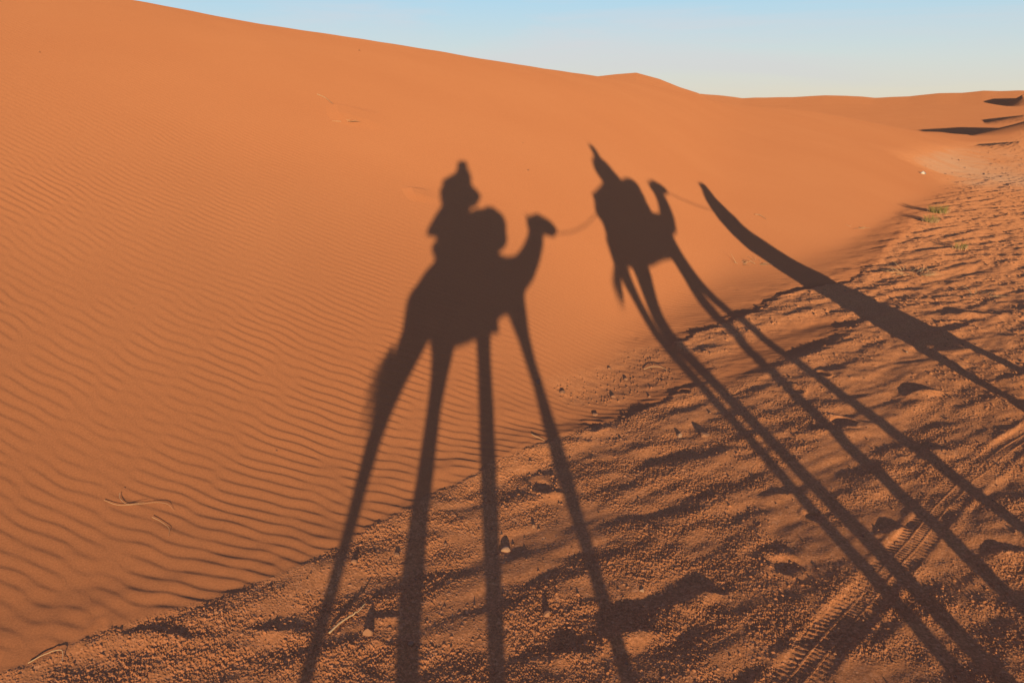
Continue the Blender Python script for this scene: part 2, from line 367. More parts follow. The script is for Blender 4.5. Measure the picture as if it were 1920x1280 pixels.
# ------------------------------------------------------------------ builders for solid things
class MB:
    """collects closed shapes and links them as one mesh object"""
    def __init__(s): s.v = []; s.f = []
    def loft(s, rings, close=True):
        b = len(s.v); n = len(rings[0])
        for r in rings: s.v += [tuple(map(float, p)) for p in r]
        for i in range(len(rings) - 1):
            for j in range(n):
                k = (j + 1) % n; s.f.append((b + i * n + j, b + i * n + k, b + (i + 1) * n + k, b + (i + 1) * n + j))
        if close:
            for i, rev in ((0, True), (len(rings) - 1, False)):
                c = np.mean(np.array(rings[i]), 0); ci = len(s.v); s.v.append(tuple(map(float, c)))
                for j in range(n):
                    k = (j + 1) % n; a, d = b + i * n + j, b + i * n + k
                    s.f.append((d, a, ci) if rev else (a, d, ci))
        return s
    def tube(s, pts, n=12, squash=1.0, flat=None):
        """pts: (point, radius); ends rounded; flat = direction squashed by `squash`"""
        P = [np.array(p, float) for p, r in pts]; R = [r for p, r in pts]
        d0 = P[1] - P[0]; d0 = d0 / (np.linalg.norm(d0) + 1e-9); d1 = P[-1] - P[-2]; d1 = d1 / (np.linalg.norm(d1) + 1e-9)
        P2 = [P[0] - d0 * R[0] * .85, P[0] - d0 * R[0] * .5] + P + [P[-1] + d1 * R[-1] * .5, P[-1] + d1 * R[-1] * .85]
        R2 = [R[0] * .45, R[0] * .85] + R + [R[-1] * .85, R[-1] * .45]
        rings = []; ref = None
        for i, p in enumerate(P2):
            a = P2[max(0, i - 1)]; c = P2[min(len(P2) - 1, i + 1)]; tn = c - a; tn = tn / (np.linalg.norm(tn) + 1e-9)
            if ref is None: ref = np.array([0, 0, 1.]) if abs(tn[2]) < .9 else np.array([1., 0, 0])
            if flat is not None: ref = np.array(flat, float)
            u = np.cross(tn, ref); u /= np.linalg.norm(u) + 1e-9; w_ = np.cross(u, tn)
            if flat is None: ref = w_
            ang = np.arange(n) * 2 * math.pi / n
            rings.append([p + R2[i] * (math.cos(t_) * u + math.sin(t_) * w_ * squash) for t_ in ang])
        return s.loft(rings)
    def ball(s, c, r, n=16, axes=None):
        c = np.array(c, float); r = np.array(r if hasattr(r, '__len__') else (r, r, r), float)
        A = np.eye(3) if axes is None else np.array(axes, float)
        rings = []
        for t_ in np.linspace(.12, math.pi - .12, n // 2 + 2):
            rings.append([c + (r[0] * math.sin(t_) * math.cos(p)) * A[0] + (r[1] * math.sin(t_) * math.sin(p)) * A[1] + r[2] * math.cos(t_) * A[2] for p in np.arange(n) * 2 * math.pi / n])
        return s.loft(rings[::-1])
    def build(s, name, mat, parent=None, voxel=None, smooth=2, kind=None):
        me = bpy.data.meshes.new(name); me.from_pydata(s.v, [], s.f); me.materials.append(mat)
        me.polygons.foreach_set('use_smooth', [True] * len(me.polygons)); me.update()
        o = bpy.data.objects.new(name, me); C.objects.link(o)
        if parent is not None:
            o.parent = parent; me.transform(Matrix.Translation(-parent.location))
        if voxel:
            r = o.modifiers.new('join', 'REMESH'); r.mode = 'VOXEL'; r.voxel_size = voxel; r.use_smooth_shade = True
            if smooth:
                r = o.modifiers.new('soften', 'SMOOTH'); r.iterations = smooth; r.factor = .6
        return o
from mathutils import Matrix, Vector
def thing(name, label, cat, loc=(0, 0, 0), group=None):
    o = bpy.data.objects.new(name, None); C.objects.link(o); o.location = loc; o['label'] = label; o['category'] = cat
    if group: o['group'] = group
    bpy.context.view_layer.update() if False else None
    return o
def tag(o, label, cat, group=None, kind=None):
    o['label'] = label; o['category'] = cat
    if group: o['group'] = group
    if kind: o['kind'] = kind
    return o

class Frame:
    """upright plane in which an animal or a person walks; b moves a point across it along the light"""
    def __init__(s, x0, y0, k):
        c = math.hypot(1, k); s.o = np.array([x0, y0, 0.]); s.A = np.array([1 / c, k / c, 0]); s.B = np.array([-k / c, 1 / c, 0])
        s.g = S / float(S @ s.B); s.cs = abs(float(S @ s.B)) / math.hypot(S[0], S[1])
    def p(s, a, b, z): return s.o + s.A * a + np.array([0, 0, z]) + s.g * b            # sheared: keeps its place in the shadow
    def q(s, a, b, z): return s.o + s.A * a + np.array([0, 0, z]) + s.B * b            # plain
    def vec(s, a, b, z): return s.A * a + s.B * b + np.array([0, 0, z])

fur = plain('camel_fur', (.36, .21, .11), 1, (.24, .13, .065), 9., .004)
dark_hair = plain('dark_hair', (.10, .06, .035), 1)
wool = plain('striped_wool_blanket', (.32, .05, .04), 1, (.10, .08, .20), 6., .006)
canvas = plain('pad_canvas', (.22, .16, .09), 1, (.12, .09, .06), 15., .004)
ropem = plain('hemp_rope', (.33, .24, .13), 1, (.2, .14, .07), 60.)
metal = plain('bare_metal', (.3, .3, .3), .45, None, 5., 0, .5)
skin = plain('skin', (.42, .24, .16), .6, (.38, .2, .13), 5., 0, .35)
denim = plain('blue_denim', (.05, .08, .16), .95, (.03, .05, .10), 30.)
jacket = plain('grey_fleece', (.12, .13, .15), 1, (.08, .09, .10), 30.)
indigo = plain('indigo_cotton', (.03, .07, .30), .95, (.02, .045, .2), 20., .003)
cream = plain('cream_cotton', (.62, .56, .44), .95, (.5, .44, .33), 20., .003)
brown_robe = plain('brown_wool_robe', (.17, .11, .07), 1, (.10, .06, .04), 20., .004)
leather = plain('brown_leather', (.09, .045, .02), .6, None, 20., 0, .4)
black = plain('black_plastic', (.02, .02, .02), .4, None, 20., 0, .5)
eye = plain('dark_eye', (.015, .01, .008), .15, None, 5., 0, .6)

def camel(label, fr, spec):
    t = thing('camel', label, 'camel', tuple(fr.o))
    m = MB(); q = fr.q; p = fr.p
    rings = []
    for a, zc, hz, hb in spec['torso']:
        rings.append([q(a, hb * math.copysign(abs(math.cos(th)) ** .85, math.cos(th)), zc + hz * math.sin(th)) for th in np.arange(28) * 2 * math.pi / 28])
    m.loft(rings)
    hp = spec['hump']; m.ball(q(hp[0], 0, hp[1]), (hp[2], hp[3], hp[4]), 20, (fr.A, fr.B, (0, 0, 1)))
    m.tube([(q(a, 0, z), r + .005) for a, z, r in spec['neck']], 18)
    m.tube([(q(a, 0, z), r + .007) for a, z, r in spec['head']], 16, .86, fr.B)
    a, z = spec['jaw']; m.tube([(q(a[0], 0, a[1]), .045), (q(z[0], 0, z[1]), .036)], 12)
    e0 = spec['ear']
    for sgn in (-1, 1):
        m.tube([(q(e0[0], sgn * .05, e0[1]), .022), (q(e0[0] - .025, sgn * .075, e0[1] + .045), .024), (q(e0[0] - .03, sgn * .085, e0[1] + .085), .008)], 8, .6, fr.A)
        m.ball(q(e0[0] + .10, sgn * .058, e0[1] - .03), (.028, .018, .022), 10, (fr.A, fr.B, (0, 0, 1)))       # brow
    for leg in spec['legs']:
        b = leg['b']; pts = [(p(a, b, z), r * fr.cs * (1.04 if z < 1 else 1.) + .009) for a, z, r in leg['s']]
        m.tube(pts, 14)
        a, z, r = leg['s'][-1]
        fz = z - .035
        m.tube([(p(a - .03, b, fz), .075), (p(a + .05, b, fz - .012), .068)], 14, .5, (0, 0, 1))     # broad padded foot
        for tb in (-.03, .03): m.tube([(p(a + .07, b + tb, fz - .005), .032), (p(a + .115, b + tb, fz - .02), .022)], 8)
    tl = spec['tail']; m.tube([(q(a, 0, z), r) for a, z, r in tl], 8)
    m.build('body', fur, t, .017, 2)
    hd = MB(); r_ = np.random.default_rng(11)
    a, z, _ = tl[-1]
    for i in range(140):
        dx, dz, db = -.10 * r_.random() + r_.normal(0, .02), -.05 - .25 * r_.random() ** 1.5, r_.normal(0, .03); st = r_.random() * .22
        s0 = q(a + .3 * st * (tl[-2][0] - a) / .22 + r_.normal(0, .008), r_.normal(0, .008), z + st)
        hd.tube([(s0, .0042), (s0 + fr.vec(dx * .5 - .015, db * .5, dz * .5), .003), (s0 + fr.vec(dx - .07, db, dz), .0012)], 4)
    hd.build('tail_hair', dark_hair, t)
    for sgn in (-1, 1):
        e = MB(); e.ball(q(e0[0] + .115, sgn * .072, e0[1] - .052), (.019, .012, .017), 12, (fr.A, fr.B, (0, 0, 1))); e.build('eye', eye, t)
    # halter round the muzzle
    hl = MB(); hd_ = spec['head']
    for (a, z, r) in (hd_[-2], hd_[1]):
        tn = np.array([hd_[-1][0] - hd_[0][0], hd_[-1][1] - hd_[0][1]]); tn = tn / np.linalg.norm(tn)
        pts = [q(a - tn[1] * (r + .008) * math.sin(th), (r * .9 + .006) * math.cos(th), z + tn[0] * (r + .008) * math.sin(th)) for th in np.linspace(0, 2 * math.pi, 25)]
        hl.tube([(w_, .007) for w_ in pts], 6)
    hl.build('halter', ropem, t)
    return t

def saddle(label, fr, sp):
    t = thing('saddle', label, 'saddle', tuple(fr.q(sp['cen'], 0, 0)))
    q = fr.q
    # draped blanket: cross sections running over the back, with thickness and hanging folds
    V0 = []; nu = 40; prof = sp['drape']
    L = [(b, z) for b, z in prof]; full = [(-b, z) for b, z in L[::-1]] + L[1:]
    f = np.array(full); s_ = np.concatenate([[0], np.cumsum(np.hypot(*np.diff(f, axis=0).T))]); ss = np.linspace(0, s_[-1], 61)
    bb = np.interp(ss, s_, f[:, 0]); zz = np.interp(ss, s_, f[:, 1])
    for off in (0, .016):
        for i in range(nu + 1):
            a = sp['a0'] + (sp['a1'] - sp['a0']) * i / nu
            for j in range(61):
                hang = max(0, abs(j - 30) - 14) / 16.0
                bw = bb[j] * (1 - off * 1.4) + math.copysign(.018 * hang * math.sin(a * 31 + j * .15), bb[j] if bb[j] else 1)
                zb = zz[j] - off + (sp['low'](a) * hang ** 3)
                V0.append(q(a, bw, zb))
    m = MB(); m.v = [tuple(map(float, v)) for v in V0]; k = (nu + 1) * 61
    for i in range(nu):
        for j in range(140):
            a_, b_, c_, d_ = i * 61 + j, i * 61 + j + 1, (i + 1) * 61 + j + 1, (i + 1) * 61 + j
            m.f.append((a_, b_, c_, d_)); m.f.append((d_ + k, c_ + k, b_ + k, a_ + k))
    for j in range(140):
        m.f.append((j + 1, j, j + k, j + 1 + k)); e_ = nu * 61 + j; m.f.append((e_, e_ + 1, e_ + 1 + k, e_ + k))
    for i in range(nu):
        e_ = i * 61; m.f.append((e_, e_ + 61, e_ + 61 + k, e_ + k)); e_ = i * 61 + 60; m.f.append((e_ + 61, e_, e_ + k, e_ + 61 + k))
    m.build('blanket', wool, t)
    c = MB()
    for ball in sp['pads']: c.ball(q(ball[0], 0, ball[1]), ball[2:], 22, (fr.A, fr.B, (0, 0, 1)))
    c.build('pad', canvas, t, .02, 3)
    r = MB()
    for ball in sp['roll']: r.ball(q(ball[0], ball[5] if len(ball) > 5 else 0, ball[1]), ball[2:5], 20, (fr.A, fr.B, (0, 0, 1)))
    r.build('blanket_roll', wool, t, .016, 2)
    hnd = MB(); a, z = sp['grip']
    hnd.tube([(q(a, 0, z - .22), .013), (q(a, 0, z), .013)], 8); hnd.tube([(q(a, -.14, z), .014), (q(a, .14, z), .014)], 8)
    hnd.build('handle', metal, t)
    return t

def hand(m, w_, fwd, up, side, curl=.6, r=.0085):
    """palm and five separate bent fingers; w_ wrist, fwd towards the fingertips, up = back of the hand, side = thumb side"""
    fwd, up, side = [np.array(v, float) / np.linalg.norm(v) for v in (fwd, up, side)]
    c = w_ + fwd * .05
    m.tube([(w_, .024), (w_ + fwd * .03, .030), (w_ + fwd * .075, .036), (w_ + fwd * .085, .030)], 12, .48, up)
    for i, (o, l) in enumerate(((.029, .072), (.010, .080), (-.010, .075), (-.029, .060))):
        b = w_ + fwd * .082 + side * o; a = 0; pts = [(b - fwd * .02, r * 1.05), (b, r)]; cur = b
        for sg in (.42, .32, .26):
            a += curl * (1.0 + .1 * i); cur = cur + l * sg * (fwd * math.cos(a) - up * math.sin(a)); pts.append((cur, r * (.97 - .12 * sg)))
        m.tube(pts, 8)
    b = w_ + fwd * .022 + side * .028; d = fwd * .75 + side * .62 - up * .25 * (curl > .2); d /= np.linalg.norm(d)
    d2 = fwd * .95 + side * .1 - up * curl * .6; d2 /= np.linalg.norm(d2)
    m.tube([(b, r * 1.45), (b + d * .034, r * 1.25), (b + d * .034 + d2 * .028, r * 1.08), (b + d * .034 + d2 * .048, r * .85)], 8)

def head(m, c, f, u, sc_=1.0, neck=None):
    """skull, jaw, nose, brow, lips, ears; f = where the face looks, u = up"""
    f = np.array(f, float); f /= np.linalg.norm(f); u = np.array(u, float); u -= f * (u @ f); u /= np.linalg.norm(u); s = np.cross(f, u)
    ax = (s, f, u); k = sc_
    m.ball(c + u * .012 * k - f * .008 * k, (.074 * k, .094 * k, .095 * k), 22, ax)
    m.ball(c - u * .055 * k + f * .022 * k, (.056 * k, .066 * k, .062 * k), 18, ax)
    m.ball(c - u * .098 * k + f * .066 * k, (.024 * k, .020 * k, .018 * k), 12, ax)      # chin
    m.tube([(c + u * .008 * k + f * .084 * k, .010 * k), (c - u * .022 * k + f * .098 * k, .013 * k), (c - u * .034 * k + f * .101 * k, .014 * k)], 10)
    for g in (-1, 1):
        m.tube([(c + u * .022 * k + f * .080 * k + s * g * .012 * k, .009 * k), (c + u * .024 * k + f * .070 * k + s * g * .046 * k, .008 * k)], 8)
        m.ball(c - u * .028 * k + f * .060 * k + s * g * .040 * k, (.020 * k, .020 * k, .022 * k), 10, ax)
        m.ball(c - u * .012 * k - f * .004 * k + s * g * .078 * k, (.008 * k, .020 * k, .031 * k), 10, ax)
    m.tube([(c - u * .058 * k + f * .083 * k - s * .022 * k, .006 * k), (c - u * .056 * k + f * .090 * k, .009 * k), (c - u * .058 * k + f * .083 * k + s * .022 * k, .006 * k)], 8)
    m.tube([(c - u * .068 * k + f * .082 * k - s * .017 * k, .006 * k), (c - u * .069 * k + f * .087 * k, .008 * k), (c - u * .068 * k + f * .082 * k + s * .017 * k, .006 * k)], 8)
    if neck is not None: m.tube([(neck, .062 * k), (c - u * .08 * k - f * .015 * k, .056 * k)], 14)
    return s, f, u
def eyes(t, c, s, f, u, k=1.0):
    for g in (-1, 1):
        e = MB(); e.ball(c + u * .004 * k + f * .0775 * k + s * g * .030 * k, .0125 * k, 10); e.build('eye', eye, t)
def turban(t, c, s, f, u, mat, k=1., coils=6, drop=None):
    m = MB()
    m.ball(c + u * .05 * k - f * .012 * k, (.088 * k, .105 * k, .075 * k), 20, (s, f, u))
    for i in range(coils):
        tilt = .5 * math.sin(i * 2.1); r1 = .093 * k * (1 - .03 * i)
        pts = []
        for th in np.linspace(0, 2 * math.pi, 26):
            pts.append((c - f * .012 * k + u * (.030 * k + .016 * i * k + tilt * .03 * k * math.cos(th + i)) + s * r1 * math.cos(th) + f * r1 * 1.15 * math.sin(th), .021 * k))
        m.tube(pts, 8)
    if drop is not None:
        m.tube(drop, 10)
    return m.build('turban', mat, t, .009, 1)
def slices(m, fr, sl, n=30, wob=.0, ctr=0.):
    """sl: (z, a centre, half width along, b centre, half width across)"""
    rings = []
    for z, a, ha, b, hb in sl:
        rings.append([fr.q(a + ha * math.cos(th) * (1 + wob * math.sin(7 * th + z * 3)), b + hb * math.sin(th) * (1 + wob * math.sin(5 * th + z)), z) for th in np.arange(n) * 2 * math.pi / n])
    return m.loft(rings)

# ------------------------------------------------------------------ first camel and its rider, who takes the picture
F1 = Frame(0, 0, .3)
camel('brown camel on a lead rope walking behind, ridden by the person taking the picture', F1, dict(
    torso=[(-.53,1.44,.10,.11),(-.48,1.48,.16,.18),(-.39,1.53,.22,.24),(-.25,1.58,.28,.29),(-.05,1.58,.31,.32),(.15,1.56,.31,.32),(.32,1.56,.28,.30),(.48,1.56,.24,.25),(.60,1.54,.19,.19),(.67,1.53,.12,.12)],
    hump=(0,1.84,.26,.17,.20),
    neck=[(.44,1.58,.20),(.60,1.60,.18),(.73,1.655,.148),(.84,1.76,.128),(.93,1.88,.115),(.975,1.99,.105),(.97,2.06,.098)],
    head=[(.95,2.085,.096),(1.03,2.10,.098),(1.11,2.07,.085),(1.19,2.03,.073),(1.245,1.985,.058)],
    jaw=((1.05,2.0),(1.22,1.935)), ear=(.91,2.135),
    tail=[(-.46,1.50,.04),(-.53,1.38,.035),(-.59,1.24,.034),(-.625,1.13,.030),(-.655,1.05,.022)],
    legs=[dict(b=-.17, s=[(-.40,1.50,.17),(-.43,1.36,.15),(-.49,1.21,.10),(-.575,1.06,.07),(-.655,.92,.057),(-.70,.80,.047),(-.735,.66,.038),(-.768,.50,.03),(-.80,.38,.028),(-.83,.22,.03),(-.845,.09,.034)]),
          dict(b=.17, s=[(-.28,1.48,.19),(-.22,1.32,.13),(-.205,1.15,.095),(-.235,1.0,.065),(-.265,.86,.05),(-.285,.74,.05),(-.305,.62,.052),(-.325,.52,.054),(-.335,.42,.060),(-.315,.32,.05),(-.30,.20,.045),(-.30,.09,.045)]),
          dict(b=.15, s=[(.22,1.50,.16),(.185,1.28,.075),(.177,1.05,.06),(.172,.82,.058),(.162,.62,.056),(.152,.50,.052),(.142,.40,.043),(.128,.30,.036),(.118,.18,.036),(.115,.09,.04)]),
          dict(b=-.15, s=[(.50,1.52,.18),(.565,1.32,.105),(.60,1.12,.06),(.635,.96,.045),(.675,.82,.042),(.705,.66,.05),(.732,.52,.058),(.748,.43,.038),(.768,.30,.034),(.785,.18,.034),(.80,.09,.038)])]))
saddle('padded saddle with a rolled blanket in front, under the rider holding a camera', F1, dict(cen=0, a0=-.24, a1=.26,
    drape=[(0,2.075),(.15,2.04),(.27,1.93),(.345,1.78),(.365,1.58),(.365,1.40),(.36,1.23)], low=lambda a: .015 * math.sin(a * 9),
    pads=[(-.02,1.93,.34,.30,.14),(-.20,1.9,.13,.27,.13),(.26,1.9,.20,.28,.14)],
    roll=[(.10,2.15,.15,.15,.14),(.22,2.17,.15,.16,.145),(.36,2.17,.15,.16,.16),(.44,2.11,.13,.15,.165),(.44,1.98,.12,.14,.14)], grip=(.36,2.31)))
r1 = thing('person', 'rider in a fleece and headscarf seated on the rear camel, holding up a camera', 'person', tuple(F1.q(0, -.1, 1.95)))
m = MB(); q = F1.p
FY = np.array([0, 1., 0]); hc = np.array([0.005, -.165, 2.655])
s_, f_, u_ = head(m, hc, (0, 1, -.25), (0, .1, 1), 1., np.array([-.01, -.20, 2.46]))
# trunk, arms, legs as one figure
slices(m, F1, [(1.98,-.13,.13,-.06,.17),(2.06,-.13,.14,-.07,.17),(2.18,-.11,.13,-.09,.14),(2.30,-.08,.145,-.12,.14),(2.40,-.05,.165,-.15,.12),(2.46,-.03,.13,-.17,.09),(2.49,-.02,.07,-.18,.07)])
def world(x, y, z): return np.array([x, y, z])
sh = {-1: world(-.19, -.22, 2.425), 1: world(.15, -.19, 2.415)}
el = {-1: world(-.235, -.10, 2.555), 1: world(.205, -.09, 2.475)}
wr = {-1: world(-.115, -.045, 2.60), 1: world(.115, -.045, 2.60)}
for g in (-1, 1):
    m.tube([(sh[g] * .8 + np.array([0, -.2, 2.42]) * .2, .055), (sh[g], .056), ((sh[g] + el[g]) / 2, .046), (el[g], .041)], 14)
    m.tube([(el[g], .040), (el[g] * .6 + wr[g] * .4, .037), (wr[g], .026)], 12)
    hand(m, wr[g], (-.35 * g, .25, .65), (g * .8, -.1, .35), (-.2 * g, -.3, -.3) if False else (0, -1, .3), .75)
kn = {-1: F1.p(.24, .33, 1.86), 1: F1.p(.26, -.33, 1.86)}
hp = {-1: F1.p(-.10, .09, 2.02), 1: F1.p(-.10, -.16, 2.02)}
an = {-1: F1.p(.16, .40, 1.47), 1: F1.p(.18, -.40, 1.47)}
for g in (-1, 1):
    m.tube([(hp[g], .09), ((hp[g] + kn[g]) / 2, .078), (kn[g], .058)], 14); m.tube([(kn[g], .056), (kn[g] * .62 + an[g] * .38, .055), (an[g], .036)], 12)
    m.tube([(an[g] + F1.vec(-.03, 0, -.05), .036), (an[g] + F1.vec(.10, 0, -.075), .036), (an[g] + F1.vec(.17, 0, -.085), .026)], 10)
m.build('body', skin, r1, .0075, 1)
eyes(r1, hc, s_, f_, u_)
m = MB()
slices(m, F1, [(1.97,-.12,.16,-.06,.20),(2.04,-.15,.18,-.07,.21),(2.07,-.21,.23,-.08,.20),(2.13,-.21,.225,-.08,.19),(2.21,-.18,.215,-.10,.17),(2.30,-.145,.205,-.12,.165),(2.40,-.085,.195,-.15,.14),(2.455,-.035,.155,-.17,.11),(2.50,-.02,.085,-.18,.085)], wob=.02)
for g in (-1, 1):
    m.tube([(sh[g] * .8 + np.array([0, -.2, 2.42]) * .2, .072), (sh[g], .073), ((sh[g] + el[g]) / 2, .063), (el[g], .056)], 14)
    m.tube([(el[g], .055), (el[g] * .6 + wr[g] * .4, .050), (wr[g] * .93 + el[g] * .07, .037)], 12)
m.build('jacket', jacket, r1, .012, 1)
m = MB()
for g in (-1, 1):
    m.tube([(hp[g], .108), ((hp[g] + kn[g]) / 2, .093), (kn[g], .073)], 14); m.tube([(kn[g], .072), (kn[g] * .62 + an[g] * .38, .066), (an[g] * .97 + kn[g] * .03, .052)], 12)
m.build('trousers', denim, r1, .012, 1)
for g in (-1, 1):
    m = MB(); m.tube([(an[g] + F1.vec(-.035, 0, -.035), .048), (an[g] + F1.vec(-.03, 0, -.075), .05), (an[g] + F1.vec(.10, 0, -.085), .047), (an[g] + F1.vec(.19, 0, -.095), .034)], 12)
    m.build('shoe', leather, r1, .01, 1)
turban(r1, hc, s_, f_, u_, indigo, 1.02, 6, None)
m = MB()
m.loft([[np.array([x_ + hx_ * math.cos(th), y_ + hy_ * math.sin(th), z_]) for th in np.arange(28) * math.pi / 14] for z_, x_, hx_, y_, hy_ in
    [(2.37,-.02,.13,-.22,.10),(2.41,-.01,.17,-.22,.10),(2.45,.01,.215,-.21,.085),(2.49,.01,.235,-.21,.08),(2.54,-.01,.225,-.21,.08),(2.60,-.035,.21,-.21,.09),(2.66,-.055,.20,-.22,.10),(2.70,-.05,.205,-.21,.11),(2.74,-.02,.17,-.20,.11),(2.785,.02,.125,-.20,.11),(2.83,.03,.092,-.20,.10),(2.88,.026,.078,-.20,.08),(2.93,.024,.076,-.20,.07),(2.965,.026,.068,-.20,.05),(2.985,.026,.03,-.20,.03)]])
m.build('headscarf', indigo, r1, .012, 2)
ct = thing('handheld_camera', 'black camera held up in front of the face of the rider on the rear camel', 'camera', (0, -.05, 2.64))
F_ = np.array([0, math.cos(PITCH), -math.sin(PITCH)]); U_ = np.array([0, math.sin(PITCH), math.cos(PITCH)]); X_ = np.array([1., 0, 0]); O_ = np.array([0, 0, h])
def box(m, c, hx, hf, hu, r=.008):
    pr = []
    for sx, sz in ((1, 1), (-1, 1), (-1, -1), (1, -1)):
        for k_ in range(4):
            a_ = {(1, 1): 0, (-1, 1): 1, (-1, -1): 2, (1, -1): 3}[(sx, sz)] * math.pi / 2 + k_ * math.pi / 6
            pr.append((sx * (hx - r) + r * math.cos(a_), sz * (hu - r) + r * math.sin(a_)))
    m.loft([[c + X_ * x * s2 + U_ * z * s2 + F_ * d for x, z in pr] for d, s2 in ((-hf, .96), (-hf + .004, 1), (hf - .004, 1), (hf, .96))])
m = MB(); box(m, O_ - F_ * .070, .066, .022, .046); box(m, O_ - F_ * .068 + U_ * .052, .026, .020, .014); m.tube([(O_ - F_ * .060 - X_ * .05 - U_ * .03, .018), (O_ - F_ * .060 - X_ * .05 + U_ * .03, .018)], 10); m.build('camera_body', black, ct)
m = MB(); m.loft([[O_ - F_ * d + r * (X_ * math.cos(a_) + U_ * math.sin(a_)) for a_ in np.arange(24) * math.pi / 12] for d, r in ((.050, .030), (.030, .031), (.028, .033), (.010, .033), (.006, .030))]); m.build('lens', black, ct)

# ------------------------------------------------------------------ second camel and rider
F2 = Frame(2.6, 1.4, .5)
camel('tall brown camel in the middle of the string, led by the man on foot', F2, dict(
    torso=[(-.63,1.66,.14,.13),(-.58,1.68,.22,.20),(-.48,1.72,.29,.27),(-.30,1.75,.32,.32),(-.05,1.76,.32,.36),(.2,1.74,.34,.36),(.42,1.72,.33,.33),(.6,1.71,.29,.28),(.74,1.70,.22,.20),(.82,1.70,.14,.13)],
    hump=(0,2.06,.3,.19,.22),
    neck=[(.58,1.76,.22),(.76,1.76,.19),(.92,1.79,.175),(1.03,1.92,.155),(1.09,2.06,.14),(1.12,2.2,.128),(1.12,2.31,.12)],
    head=[(1.07,2.37,.112),(1.14,2.39,.112),(1.22,2.365,.098),(1.30,2.33,.085),(1.365,2.295,.066)],
    jaw=((1.15,2.29),(1.345,2.245)), ear=(1.02,2.42),
    tail=[(-.58,1.72,.05),(-.63,1.56,.045),(-.66,1.42,.042),(-.685,1.30,.036),(-.70,1.22,.028)],
    legs=[dict(b=-.19, s=[(-.50,1.68,.20),(-.57,1.45,.125),(-.55,1.25,.088),(-.50,1.03,.062),(-.46,.84,.056),(-.44,.66,.054),(-.41,.5,.046),(-.385,.35,.042),(-.355,.22,.045),(-.34,.10,.046)]),
          dict(b=.19, s=[(-.28,1.66,.22),(-.19,1.42,.18),(-.21,1.22,.145),(-.25,1.02,.11),(-.285,.86,.088),(-.30,.70,.076),(-.25,.55,.058),(-.215,.42,.054),(-.175,.28,.056),(-.155,.17,.052),(-.145,.10,.052)]),
          dict(b=.17, s=[(.60,1.60,.2),(.68,1.30,.12),(.69,1.08,.10),(.655,.90,.08),(.59,.76,.068),(.51,.62,.056),(.44,.50,.055),(.40,.38,.058),(.38,.26,.052),(.365,.10,.05)]),
          dict(b=-.17, s=[(.66,1.62,.2),(.74,1.34,.12),(.81,1.10,.09),(.85,.92,.078),(.87,.78,.066),(.885,.64,.06),(.93,.50,.062),(.975,.38,.064),(.99,.26,.056),(1.0,.10,.052)])]))
saddle('high padded saddle piled with folded blankets on the middle camel', F2, dict(cen=0, a0=-.48, a1=.34,
    drape=[(0,2.28),(.17,2.24),(.31,2.12),(.39,1.95),(.405,1.75),(.405,1.58),(.40,1.385)], low=lambda a: .012 * math.sin(a * 9),
    pads=[(-.02,2.12,.5,.32,.16),(-.44,2.08,.24,.28,.22),(.36,2.08,.26,.3,.18)],
    roll=[(.36,2.42,.19,.16,.15),(.50,2.38,.15,.16,.18),(.52,2.24,.13,.15,.14)], grip=(.47,2.56)))
r2 = thing('person', 'rider wrapped in a cream robe and tall pointed hood, seated on the middle camel', 'person', tuple(F2.q(0, 0, 2.25)))
m = MB(); hc = F2.q(-.10, 0, 2.80)
s_, f_, u_ = head(m, hc, F2.vec(.75, .62, -.05), (0, 0, 1), 1.08, F2.q(-.11, 0, 2.60))
slices(m, F2, [(2.22,-.12,.16,0,.19),(2.32,-.12,.15,0,.18),(2.42,-.10,.14,0,.17),(2.52,-.09,.16,0,.20),(2.58,-.09,.15,0,.16),(2.62,-.10,.07,0,.08)])
W2 = {-1: F2.q(.36, -.13, 2.44), 1: F2.q(.36, .13, 2.44)}
for g in (-1, 1):
    a_, b_ = F2.q(-.08, g * .20, 2.53), F2.q(.10, g * .27, 2.38)
    m.tube([(F2.q(-.09, g * .08, 2.54), .06), (a_, .058), ((a_ + b_) / 2, .048), (b_, .042)], 14); m.tube([(b_, .041), ((b_ + W2[g]) / 2, .036), (W2[g], .027)], 12)
    hand(m, W2[g], F2.vec(.85, -g * .35, .25), F2.vec(-.2, g * .3, .9), F2.vec(.1, -g, .1), .85)
    k_, n_ = F2.q(.26, g * .40, 2.12), F2.q(.16, g * .45, 1.66)
    hp_ = F2.q(-.1, g * .12, 2.26)
    m.tube([(hp_, .095), ((hp_ + k_) / 2, .08), (k_, .06)], 14); m.tube([(k_, .058), (k_ * .6 + n_ * .4, .058), (n_, .037)], 12)
    m.tube([(n_ + F2.vec(-.03, 0, -.05), .038), (n_ + F2.vec(.11, 0, -.075), .037), (n_ + F2.vec(.18, 0, -.085), .027)], 10)
m.build('body', skin, r2, .008, 1); eyes(r2, hc, s_, f_, u_, 1.08)
m = MB()
slices(m, F2, [(1.98,-.05,.56,0,.43),(2.08,-.04,.59,0,.42),(2.20,-.03,.60,0,.36),(2.30,-.07,.54,0,.31),(2.345,-.135,.49,0,.28),(2.40,-.13,.36,0,.25),(2.46,-.10,.25,0,.245),(2.52,-.03,.22,0,.23),(2.58,0,.23,0,.18),(2.63,.0,.17,0,.13),(2.66,-.04,.12,0,.10)], wob=.03)
for g in (-1, 1):
    a_, b_ = F2.q(-.08, g * .20, 2.53), F2.q(.10, g * .27, 2.38)
    m.tube([(a_, .078), ((a_ + b_) / 2, .074), (b_, .072), (b_ * .35 + W2[g] * .65, .062)], 14)
m.build('robe', cream, r2, .014, 2)
